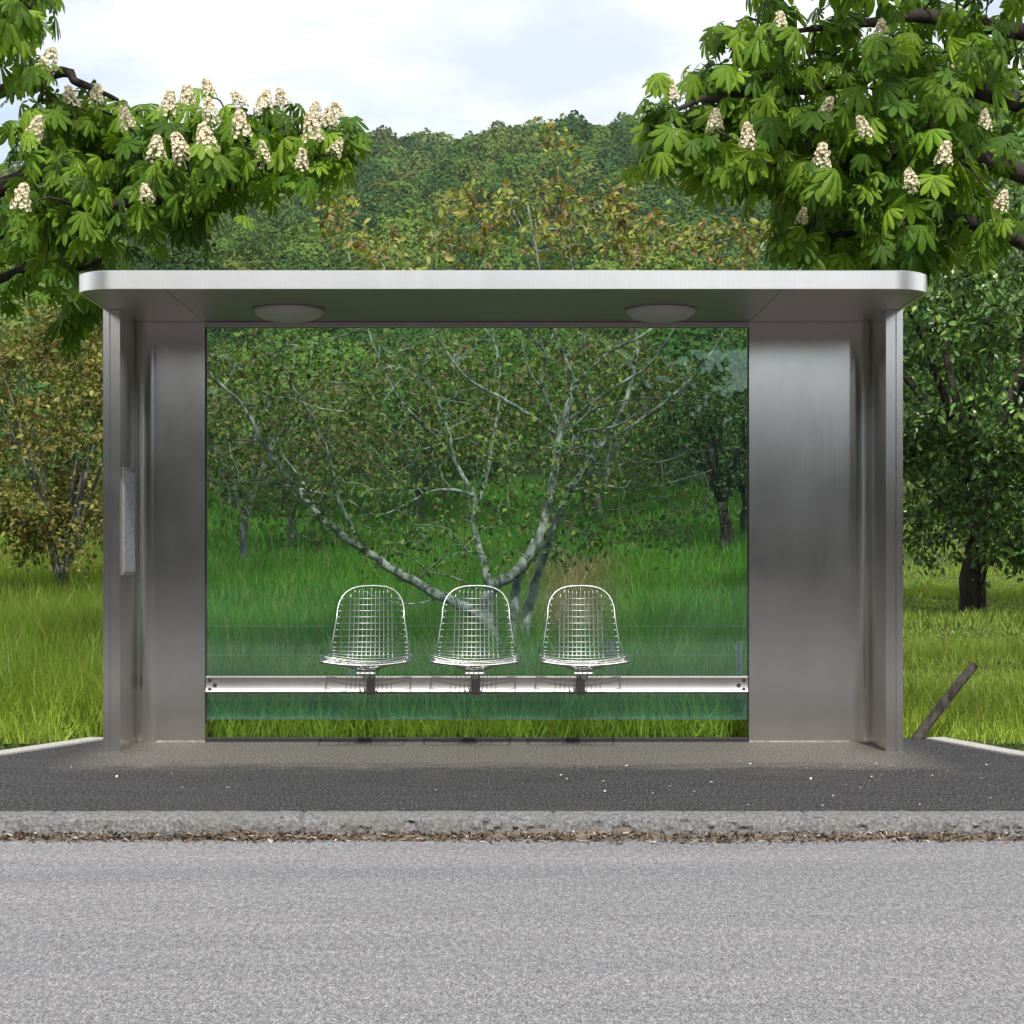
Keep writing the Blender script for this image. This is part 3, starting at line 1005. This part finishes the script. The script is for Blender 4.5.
auto_tree('orchard_tree', P(420, 0, 44)[0], 44, 4.9, 2.9, .8, 'broad olive green orchard tree far behind the left long limb of the pale tree', group=OG, pal=PAL_O, prob=EV, ntgt=120, per=20, lsize=.16, spread=.3, tr_r=.11)
auto_tree('orchard_tree', P(600, 0, 46)[0], 46, 5.0, 2.9, .8, 'broad olive green orchard tree far behind the right limbs of the pale tree', group=OG, pal=PAL_O, prob=EV, ntgt=120, per=20, lsize=.16, spread=.3, tr_r=.11)
auto_tree('broadleaf_tree', P(970, 0, 24)[0], 24, 6.6, 2.9, 1.4, 'dark trunked tree with small glossy leaves right of the shelter', barkmat='bark_dark', leafmat='leaf_gloss', pal=[(.08, .17, .03), (.12, .23, .04), (.05, .11, .024), (.19, .28, .06), (.09, .18, .034), (.055, .125, .028)], prob=EV, ntgt=430, per=44, lsize=.115, spread=.22, tr_r=.17, offs=(.1, -.3), lean=.1, cz=3.3)

# ------------------------------------------------------------------ horse chestnuts
def chestnut_template():
    V, F = [], []
    for a, ln in ((-104, .62), (-68, .82), (-33, .96), (0, 1.0), (33, .96), (68, .82), (104, .62)):
        ca, sa = math.cos(R(a)), math.sin(R(a))
        st = [(0.0, .012), (.3, .075), (.62, .155), (.84, .12), (1.0, .0)]
        b = len(V)
        for t, w in st:
            y = t * ln
            z = -.42 * (t ** 1.7) * ln
            for sgn, zz in ((-1, -.028), (0, .022 if t < 1 else 0), (1, -.028)):
                xx_ = sgn * w * ln
                V.append((ca * xx_ + sa * y, -sa * xx_ + ca * y, z + zz * (w / .155)))
        for i in range(4):
            o_ = b + i * 3
            F += [(o_, o_ + 1, o_ + 4, o_ + 3), (o_ + 1, o_ + 2, o_ + 5, o_ + 4)]
    return np.array(V), np.array(F)


CV, CF = chestnut_template()


def panicle_mesh(seed):
    r = np.random.default_rng(seed)
    mb = MB()
    mb.tube([(0, 0, -.10), (0, 0, .05), (0, 0, .2)], [.006, .005, .003], 6, (.12, .2, .05))
    n = 66
    t = np.linspace(.0, 1, n) ** .9
    rad = .056 * (1 - t) ** .7 + .010
    a = np.arange(n) * 2.4 + r.uniform(-.3, .3, n)
    pos = np.stack([np.cos(a) * rad, np.sin(a) * rad, -.01 + t * .215], 1) + r.normal(0, .006, (n, 3))
    # each blossom: five small petals
    for k in range(5):
        an = k / 5 * 6.283
        out = unit(pos * [1, 1, 0] + np.array([0, 0, .012]))
        rnd = unit(np.cross(out, np.array([0, 0, 1.])))
        up = np.cross(rnd, out)
        d = out * .55 + (rnd * math.cos(an) + up * math.sin(an)) * 1.0
        c = np.where(r.random((n, 1)) < .82, np.array([[.88, .81, .62]]), np.array([[.84, .70, .50]])) * r.uniform(.8, 1.1, (n, 1))
        mb.instances(np.array([(-.35, 0, 0), (.35, 0, 0), (.5, .8, .12), (-.5, .8, .12)]), [(0, 1, 2, 3)], pos, frames(d, out + d * .2), r.uniform(.017, .028, n), c)
    return mb


CHL = [(.14, .26, .018), (.085, .18, .014), (.20, .33, .026), (.06, .135, .012), (.15, .28, .02)]


def chestnut(X, d, label, limbs, blobs, flowers, dull):
    z0 = float(ground_z(X, d))
    e = empty('horse_chestnut_tree', (X, d - 10, z0), label, 'tree', 'horse chestnuts in blossom')
    t = Tree()
    t.limb([(X, d - 10, z0 - .1), (X + .05, d - 10, z0 + 1.2), (X, d - 10, z0 + 2.4), (X + .05, d - 10.1, z0 + 4.2), (X, d - 10, 7.5)], .26, .1, sides=12)
    for pts, r0, r1 in limbs:
        t.limb([(X, d - 10, pts[0])] + [P(*q) for q in pts[1:]], r0, r1, sides=7)
    tg = []
    for b in blobs:
        tg += ell_pts(max(3, int(b[0] * .7)), b[1], b[2] - 9, *b[3:])
    fl = [P(x, y + 10, dd_ - .25) for x, y, dd_, _ in flowers]
    t.grow(tg + fl, r=.008, droop=.12, wig=.08)
    t.wood.build('trunk', M['bark_dark'], e, smooth=True)
    tp = np.array(tg + fl)
    per = 6
    N = len(tp) * per
    i = np.repeat(np.arange(len(tp)), per)
    az = rng.uniform(0, 6.283, N)
    outd = np.stack([np.cos(az), np.sin(az), np.zeros(N)], 1)
    rad = rng.uniform(.06, .2, N)[:, None]
    pos = tp[i] + outd * rad + np.stack([np.zeros(N), np.zeros(N), rng.uniform(-.16, .04, N)], 1)
    ax = outd * 1.0 + np.stack([np.zeros(N), np.zeros(N), -rng.uniform(.45, 1.9, N)], 1)
    nr = outd * .55 + np.array([0, 0, .9]) + rng.normal(0, .25, (N, 3))
    s = rng.uniform(.085, .2, N)
    c = np.array(CHL)[rng.choice(5, N)] * rng.uniform(.7, 1.25, (N, 1))
    lv = MB()
    lv.instances(CV, CF, pos, frames(ax, nr), s[:, None] * np.stack([rng.uniform(.7, 1.15, N), rng.uniform(.85, 1.1, N), rng.uniform(.3, 1.9, N)], 1), c)
    lv.build('crown', M['leaf_chestnut'], e)
    # petioles
    for k, (x, y, dd_, sc_) in enumerate(flowers):
        src = PAN[k % 3]
        o = src if (src.parent is None) else src.copy()
        if o is not src:
            COL.objects.link(o)
        p = P(x, y + 9, dd_ - rng.uniform(.15, .45))
        sc_ = sc_ * rng.uniform(.72, .95) * (1 if X < 0 else .85)
        o.parent = e
        o.location = tuple(p - np.array([X, d - 10, z0]))
        o.rotation_euler = (rng.normal(0, .22), rng.normal(0, .22), rng.uniform(0, 6.28))
        o.scale = (sc_ * 1.02, sc_ * 1.02, sc_ * .92)
    return e


PAN = []
for sd in (1, 2, 3):
    PAN.append(panicle_mesh(sd).build('flower_panicle', M['petal'], None))

FL = [(96, 92, 12.6, .8), (128, 118, 12.3, .9), (168, 106, 12.3, .9), (187, 100, 12.4, 1.0), (210, 88, 12.7, .9), (213, 113, 12.1, 1.0), (241, 97, 12.5, .9), (263, 104, 12.4, 1.0), (283, 101, 12.7, .9),
      (314, 112, 12.3, .8), (328, 116, 12.1, .8), (343, 117, 12.4, .9), (156, 150, 11.9, 1.0), (183, 149, 11.8, 1.05), (208, 145, 11.8, 1.1), (242, 127, 12.0, .9), (263, 154, 11.9, .9), (313, 131, 12, 1.0),
      (334, 145, 11.9, .8), (302, 159, 11.9, .7), (147, 191, 11.7, .75), (72, 98, 12.6, .8), (32, 130, 12, 1.0), (45, 60, 12.4, 1.0), (20, 200, 11.8, .9)]
chestnut(-5.6, 13.4, 'flowering horse chestnut whose bough of white blossom reaches in from the upper left',
         [((3.1, (60, 165, 12.9), (130, 150, 12.5), (210, 140, 12.3), (285, 135, 12.2), (345, 135, 12.1)), .085, .012),
          ((2.6, (40, 215, 12.6), (110, 205, 12.2), (180, 195, 12.0), (240, 185, 12)), .07, .01),
          ((3.7, (30, 80, 13), (80, 85, 12.9), (120, 100, 12.8)), .07, .012),
          ((2.3, (20, 270, 13), (75, 270, 12.8), (110, 255, 12.6)), .05, .01)],
         [(10, 40, 110, 50, 60, 12, 13.4), (26, 105, 150, 55, 42, 11.9, 13), (26, 190, 160, 60, 38, 11.8, 12.8), (20, 270, 140, 50, 28, 11.8, 12.6), (9, 330, 146, 28, 18, 11.8, 12.4),
          (24, 120, 205, 60, 34, 11.7, 12.8), (10, 195, 205, 28, 26, 11.7, 12.3), (7, 225, 180, 30, 20, 11.7, 12.2), (16, 60, 220, 50, 50, 11.8, 13.4), (12, 85, 120, 40, 30, 12.2, 13.2), (5, 290, 172, 28, 14, 11.8, 12.3), (10, 80, 300, 26, 40, 12.6, 13.6), (16, 30, 240, 40, 70, 12, 13.6), (12, 20, 40, 40, 40, 12, 13.6), (26, 0, -10, 60, 50, 12, 14), (26, 80, 190, 90, 80, 13, 14.4), (30, 60, -215, 130, 70, 10.3, 11.8)],  # last blob: unseen upper boughs, added to shade the leaves below
         FL, None)
FR = [(672, 92, 12.3, 1.0), (689, 82, 12.6, .9), (676, 130, 12.0, .8), (715, 120, 11.9, 1.0), (748, 138, 11.8, 1.1), (824, 105, 12.0, .95), (821, 159, 11.8, 1.1), (867, 126, 12.0, .95), (912, 178, 11.7, 1.1), (943, 155, 12, 1.0), (801, 214, 12.6, .8), (885, 238, 12.6, .8), (953, 74, 12.2, 1.0), (985, 120, 11.9, 1.0), (1000, 200, 11.8, 1.0), (880, 30, 12, 1.0), (780, 25, 12.2, 1.0)]
chestnut(5.7, 13.6, 'flowering horse chestnut whose broad dark leafy boughs hang in from the upper right',
         [((3.9, (930, 75, 12.9), (850, 82, 12.5), (780, 92, 12.2), (715, 98, 12.1), (668, 110, 12)), .09, .012),
          ((3.2, (960, 150, 12.8), (890, 150, 12.3), (820, 165, 12.1), (760, 160, 12), (700, 160, 12)), .085, .01),
          ((2.7, (970, 220, 12.9), (900, 225, 12.6), (840, 235, 12.5), (790, 235, 12.5)), .075, .01),
          ((4.6, (960, 20, 12.8), (860, 25, 12.5), (770, 35, 12.3)), .08, .012)],
         [(22, 705, 105, 50, 36, 11.9, 12.8), (22, 690, 150, 36, 26, 11.8, 12.5), (30, 790, 110, 60, 50, 11.8, 13), (30, 880, 110, 60, 50, 11.8, 13.2), (24, 780, 170, 50, 30, 11.7, 12.9), (28, 850, 185, 55, 40, 11.7, 13.2), (26, 925, 190, 45, 55, 11.6, 13.2), (20, 810, 225, 40, 28, 12.3, 13.5), (26, 900, 245, 60, 22, 12.2, 13.6), (24, 985, 150, 40, 120, 11.8, 13.6), (24, 790, 50, 90, 26, 12, 13.4), (24, 930, 40, 90, 36, 12, 13.6), (12, 740, 75, 50, 18, 12, 12.8), (60, 900, -20, 150, 60, 12, 14), (40, 850, 160, 120, 90, 13, 14.5), (30, 960, 90, 80, 120, 13, 14.8), (62, 860, -215, 190, 75, 10.3, 11.8)],  # last blob: boughs above the frame, added to cast dapples on this crown
         FR, None)

# ------------------------------------------------------------------ grass
def in_view(n, d0, d1, margin=.3):
    # uniform over the view wedge
    u = rng.random(n)
    d = np.sqrt(d0 ** 2 + u * (d1 ** 2 - d0 ** 2))
    X = rng.uniform(-1, 1, n) * (.298 * d + margin)
    return X, d


BL = np.array([(-.5, 0, 0), (.5, 0, 0), (.38, .5, .06), (-.38, .5, .06), (.0, 1, .3)])
BF4, BF3 = [(0, 1, 2, 3)], [(3, 2, 4)]
PALG = np.array([(.07, .21, .024), (.10, .265, .03), (.055, .155, .02), (.15, .30, .04), (.20, .30, .05), (.28, .26, .09)])


def grass(mb, n, d0, d1, h0, h1, w):
    X, d = in_view(n, d0, d1)
    keep = ~((d < 10.27) & (X > -2.45) & (X < 2.55))
    X, d = X[keep], d[keep]
    n = len(X)
    Z = ground_z(X, d)
    clump = np.sin(X * 3.1 + np.sin(d * 2.3) * 1.5) * np.sin(d * 1.9 + X * 1.3) + .6 * np.sin(X * 7.7 + d * 3) * np.sin(d * 5.3 - X * 2)
    path = np.exp(-((X / d - .040) / .021) ** 2) * np.clip((d - 14.5) / 3, 0, 1) * (d < 36)
    mown = ((X > .205 * d) & (d > 12.6)).astype(float)
    h = rng.uniform(h0, h1, n) * (1 + .28 * clump)
    h = h * (1 - .75 * path * (rng.random(n) < .9)) * (1 - mown * (.86 - .28 * (np.sin(d * 1.15 + .1 * X) > .55)))
    near = np.clip((d - 10.0) / .6, .5, 1)
    h = h * near * np.where((X > .2 * d) & (d <= 12.6), .55, 1)
    lean = rng.normal(0, .32, (n, 3)); lean[:, 2] = 1
    nr = rng.normal(0, 1, (n, 3)) + np.array([0, -.8, .2])
    # palette index from slow patches
    pr = np.array([.30, .28, .2, .13, .06, .03])
    c = PALG[rng.choice(6, n, p=pr)]
    lush = np.clip(.5 + .5 * np.sin(X * .9 + d * .35 + 1) * np.sin(d * .5 - X * .4), 0, 1)[:, None]
    c = c * (.8 + .45 * lush)
    c = c * (1 - path[:, None]) + np.array([.34, .27, .15]) * rng.uniform(.6, 1.2, (n, 1)) * path[:, None]
    out = (np.abs(X) > .19 * d)[:, None] * .55 + mown[:, None] * .25
    c = c * (1 - out) + np.array([.24, .31, .05]) * rng.uniform(.6, 1.25, (n, 1)) * out
    c = c * (1 - .5 * mown[:, None]) + np.array([.33, .47, .10]) * .5 * mown[:, None] * rng.uniform(.6, 1.2, (n, 1))
    dead = (rng.random(n) < .035)[:, None]
    c = np.where(dead, np.array([[.36, .31, .16]]), c)
    edge = np.clip(1 - (d - 10.4) / .7, 0, 1)[:, None] * .92  # blades next to the glass painted paler to look lit in the gap
    c = c * (1 - edge) + np.array([.32, .44, .06]) * rng.uniform(.5, 1.35, (n, 1)) * edge
    f = frames(lean, nr)
    pos = np.stack([X, d - 10, Z - .01], 1)
    s = np.stack([w * rng.uniform(.6, 1.4, n), h, h], 1)
    V = BL
    N = n
    lvv = V[None] * s[:, None, :]
    wv = np.einsum('nij,nvj->nvi', f, lvv) + pos[:, None, :]
    b = np.arange(N) * 5
    base = mb.n
    mb.add(wv.reshape(-1, 3), np.stack([b, b + 1, b + 2, b + 3], 1), np.repeat(c, 5, 0))
    mb.f.append(np.stack([b + 3, b + 2, b + 4], 1) + base)


mb = MB()
grass(mb, 32000, 10.12, 13, .22, .46, .008)
grass(mb, 62000, 13, 20, .28, .55, .011)
grass(mb, 62000, 20, 34, .28, .5, .022)
grass(mb, 42000, 34, 60, .3, .5, .04)
tag(mb.build('grass', M['grass']), 'tall green meadow grass behind the shelter', 'grass', kind='stuff')

# ------------------------------------------------------------------ wooded hill
mb = MB()
pts = []
d = 50.0
while d < 585:
    sp = 5.6 if d < 80 else 6.8
    half = .30 * d + 14
    xs_ = np.arange(-half, half, sp)
    for x in xs_:
        pts.append((x + rng.uniform(-.45, .45) * sp, d + rng.uniform(-.45, .45) * sp))
    d += sp * (1.0 if d < 150 else 1.05)
QV = np.array([(-.5, -.5, 0), (.5, -.5, .08), (.55, .5, 0), (-.45, .5, .12)])
FPAL = np.array([(.06, .135, .025), (.09, .17, .032), (.042, .10, .026), (.12, .20, .036), (.065, .14, .036), (.14, .20, .045)]) * .8
tot = 0
for (x, dd_) in pts:
    z0 = float(ground_z(x, dd_))
    if dd_ < 75 and rng.random() < .1:
        continue
    r = rng.uniform(2.7, 4.8) * (1 if dd_ > 100 else .62)
    hgt = r * rng.uniform(.95, 1.5)
    sz = 2.8 * dd_ / FPX
    nf = int(np.clip(6.3 * r * r * 1.35 / sz ** 2, 150, 4200))
    sz = max(sz, math.sqrt(6.3 * r * r * 1.35 / nf))
    v = rng.normal(0, 1, (nf, 3)); v /= np.linalg.norm(v, axis=1, keepdims=True)
    v[:, 2] = np.abs(v[:, 2]) * 1.0 - .18
    v[:, 1] = np.where(v[:, 1] > .35, -v[:, 1], v[:, 1])
    ph = rng.uniform(0, 6.28, 3)
    lump = 1 + .16 * np.sin(v[:, 0] * 5 + ph[0]) * np.sin(v[:, 2] * 6 + ph[1]) + .12 * np.sin(v[:, 1] * 8 + ph[2] + v[:, 0] * 4)
    pos = np.array([x, dd_ - 10, z0 + hgt * (.85 if dd_ > 80 else .5)]) + v * lump[:, None] * np.array([r, r, hgt]) * rng.uniform(.88, 1.04, (nf, 1))
    nr = v + rng.normal(0, .2, (nf, 3))
    base_c = FPAL[rng.integers(6)] * rng.uniform(.7, 1.4)
    c = base_c * rng.uniform(.84, 1.18, (nf, 1))
    mb.instances(QV, [(0, 1, 2, 3)], pos, frames(rng.normal(0, 1, (nf, 3)), nr), sz * rng.uniform(.6, 1.3, nf), c)
    tot += nf
print('forest trees', len(pts), 'faces', tot)
tag(mb.build('forest', M['forest']), 'dense green broadleaf forest covering the hill behind', 'forest', kind='stuff')

# ------------------------------------------------------------------ fence and stake
fe = empty('wire_fence', (P(610, 0, 11)[0], 1.0, 0), 'low wire fence with weathered posts running behind the glass wall', 'fence')
for px_, top in ((610, 640), (483, 648), (738, 642), (350, 650)):
    a = P(px_, 745, 11.0); a[2] = -.1
    b = P(px_ + (1 if px_ != 483 else -1), top, 11.0)
    w = .036 if px_ == 610 else .022
    mb = MB()
    mb.tube([a, (a + b) / 2 + [.004, 0, 0], b], [w, w * .95, w * .85], 8)
    mb.build('post', M['wood'], fe, smooth='angle')
for yy in (626, 655, 690):
    mb = MB()
    pts = [P(px_, yy , 10.96) for px_ in range(150, 900, 25)]
    mb.tube(pts, .0014, 5)
    mb.build('wire', M['wire'], fe)
a, b = P(910, 742, 10.16), P(958, 686, 10.3)
a[2] = -.05
sk = empty('leaning_stake', (a[0], a[1], 0), 'dark weathered wooden stake leaning in the grass at the right', 'stake')
b2 = b + (b - a) * .35
mb = MB(); mb.tube([a, a + (b2 - a) * .5 + [0, 0, .008], b2], [.03, .029, .027], 9)
mb.build('shaft', M['wood_dark'], sk, smooth='angle')

# ------------------------------------------------------------------ sky, sun, camera
SUN_EL, SUN_AZ = R(49), R(7)       # azimuth measured from straight behind the camera, towards the left
w = bpy.data.worlds.new('World')
SC.world = w
w.use_nodes = True
nt = w.node_tree
nt.nodes.clear()
out = nt.nodes.new('ShaderNodeOutputWorld')
sky = nt.nodes.new('ShaderNodeTexSky')
sky.sky_type = 'NISHITA'
sky.sun_disc = False
sky.sun_elevation = SUN_EL
sd = Vector((math.sin(SUN_AZ) * math.cos(SUN_EL), -math.cos(SUN_AZ) * math.cos(SUN_EL), math.sin(SUN_EL)))
sky.sun_rotation = math.atan2(sd.x, sd.y)
bg1 = nt.nodes.new('ShaderNodeBackground'); bg1.inputs['Strength'].default_value = .12
nt.links.new(sky.outputs[0], bg1.inputs['Color'])
tc = nt.nodes.new('ShaderNodeTexCoord')
mp = nt.nodes.new('ShaderNodeMapping'); mp.inputs['Scale'].default_value = (1.0, 1.0, 2.4); mp.inputs['Location'].default_value = (3.1, .4, 1.7)
nt.links.new(tc.outputs['Generated'], mp.inputs['Vector'])
nz_ = nt.nodes.new('ShaderNodeTexNoise'); nz_.inputs['Scale'].default_value = 3.0; nz_.inputs['Detail'].default_value = 7; nz_.inputs['Roughness'].default_value = .55
nt.links.new(mp.outputs[0], nz_.inputs['Vector'])
rp = nt.nodes.new('ShaderNodeValToRGB')
rp.color_ramp.elements[0].position = .36; rp.color_ramp.elements[0].color = (.25, .25, .25, 1)
rp.color_ramp.elements[1].position = .54; rp.color_ramp.elements[1].color = (1, 1, 1, 1)
nt.links.new(nz_.outputs['Fac'], rp.inputs['Fac'])
n2_ = nt.nodes.new('ShaderNodeTexNoise'); n2_.inputs['Scale'].default_value = 4.2; n2_.inputs['Detail'].default_value = 6; n2_.inputs['Roughness'].default_value = .5
nt.links.new(mp.outputs[0], n2_.inputs['Vector'])
r2_ = nt.nodes.new('ShaderNodeValToRGB')
r2_.color_ramp.elements[0].position = .33; r2_.color_ramp.elements[0].color = (.60, .67, .77, 1)
r2_.color_ramp.elements[1].position = .53; r2_.color_ramp.elements[1].color = (1, .99, .97, 1)
nt.links.new(n2_.outputs['Fac'], r2_.inputs['Fac'])
bg2 = nt.nodes.new('ShaderNodeBackground'); bg2.inputs['Strength'].default_value = .95
nt.links.new(r2_.outputs['Color'], bg2.inputs['Color'])
mx = nt.nodes.new('ShaderNodeMixShader')
nt.links.new(rp.outputs['Color'], mx.inputs[0]); nt.links.new(bg1.outputs[0], mx.inputs[1]); nt.links.new(bg2.outputs[0], mx.inputs[2])
nt.links.new(mx.outputs[0], out.inputs['Surface'])

sl = bpy.data.lights.new('sun', 'SUN')
sl.energy = 3.2
sl.angle = R(1.5)
sl.color = (1, .955, .88)
so = bpy.data.objects.new('sun', sl)
COL.objects.link(so)
so.rotation_euler = sd.to_track_quat('Z', 'Y').to_euler()

cam = bpy.data.cameras.new('camera')
co = bpy.data.objects.new('camera', cam)
COL.objects.link(co)
co.location = (0, -10, CAMH)
co.rotation_euler = (R(90), 0, 0)
cam.sensor_width = 36
cam.lens = FPX / 1024 * 36
cam.shift_x = (512 - VX) / 1024
cam.shift_y = (VY - 512) / 1024
cam.clip_start = .1
cam.clip_end = 5000
SC.camera = co

# thin summer haze over the valley
mb = MB(); mb.box(-405, 405, -62, 765, -1.5, 175)
hz_ = mb.build('haze', M['soil'])
tag(hz_, 'thin pale haze over the valley', 'haze', kind='stuff')
hm = bpy.data.materials.new('haze_air'); hm.use_nodes = True
hm.node_tree.nodes.remove(hm.node_tree.nodes['Principled BSDF'])
pv = hm.node_tree.nodes.new('ShaderNodeVolumePrincipled')
pv.inputs['Color'].default_value = (.86, .93, 1, 1)
pv.inputs['Density'].default_value = .00013
hm.node_tree.links.new(pv.outputs[0], hm.node_tree.nodes['Material Output'].inputs['Volume'])
hz_.data.materials.clear(); hz_.data.materials.append(hm)
SC.render.resolution_x = SC.render.resolution_y = 1024
vs = SC.view_settings
vs.view_transform = 'Standard'
vs.look = 'None'
vs.exposure = 0.5
vs.gamma = 1.0
SC.cycles.max_bounces = 10
SC.cycles.transparent_max_bounces = 16
SC.cycles.use_denoising = True
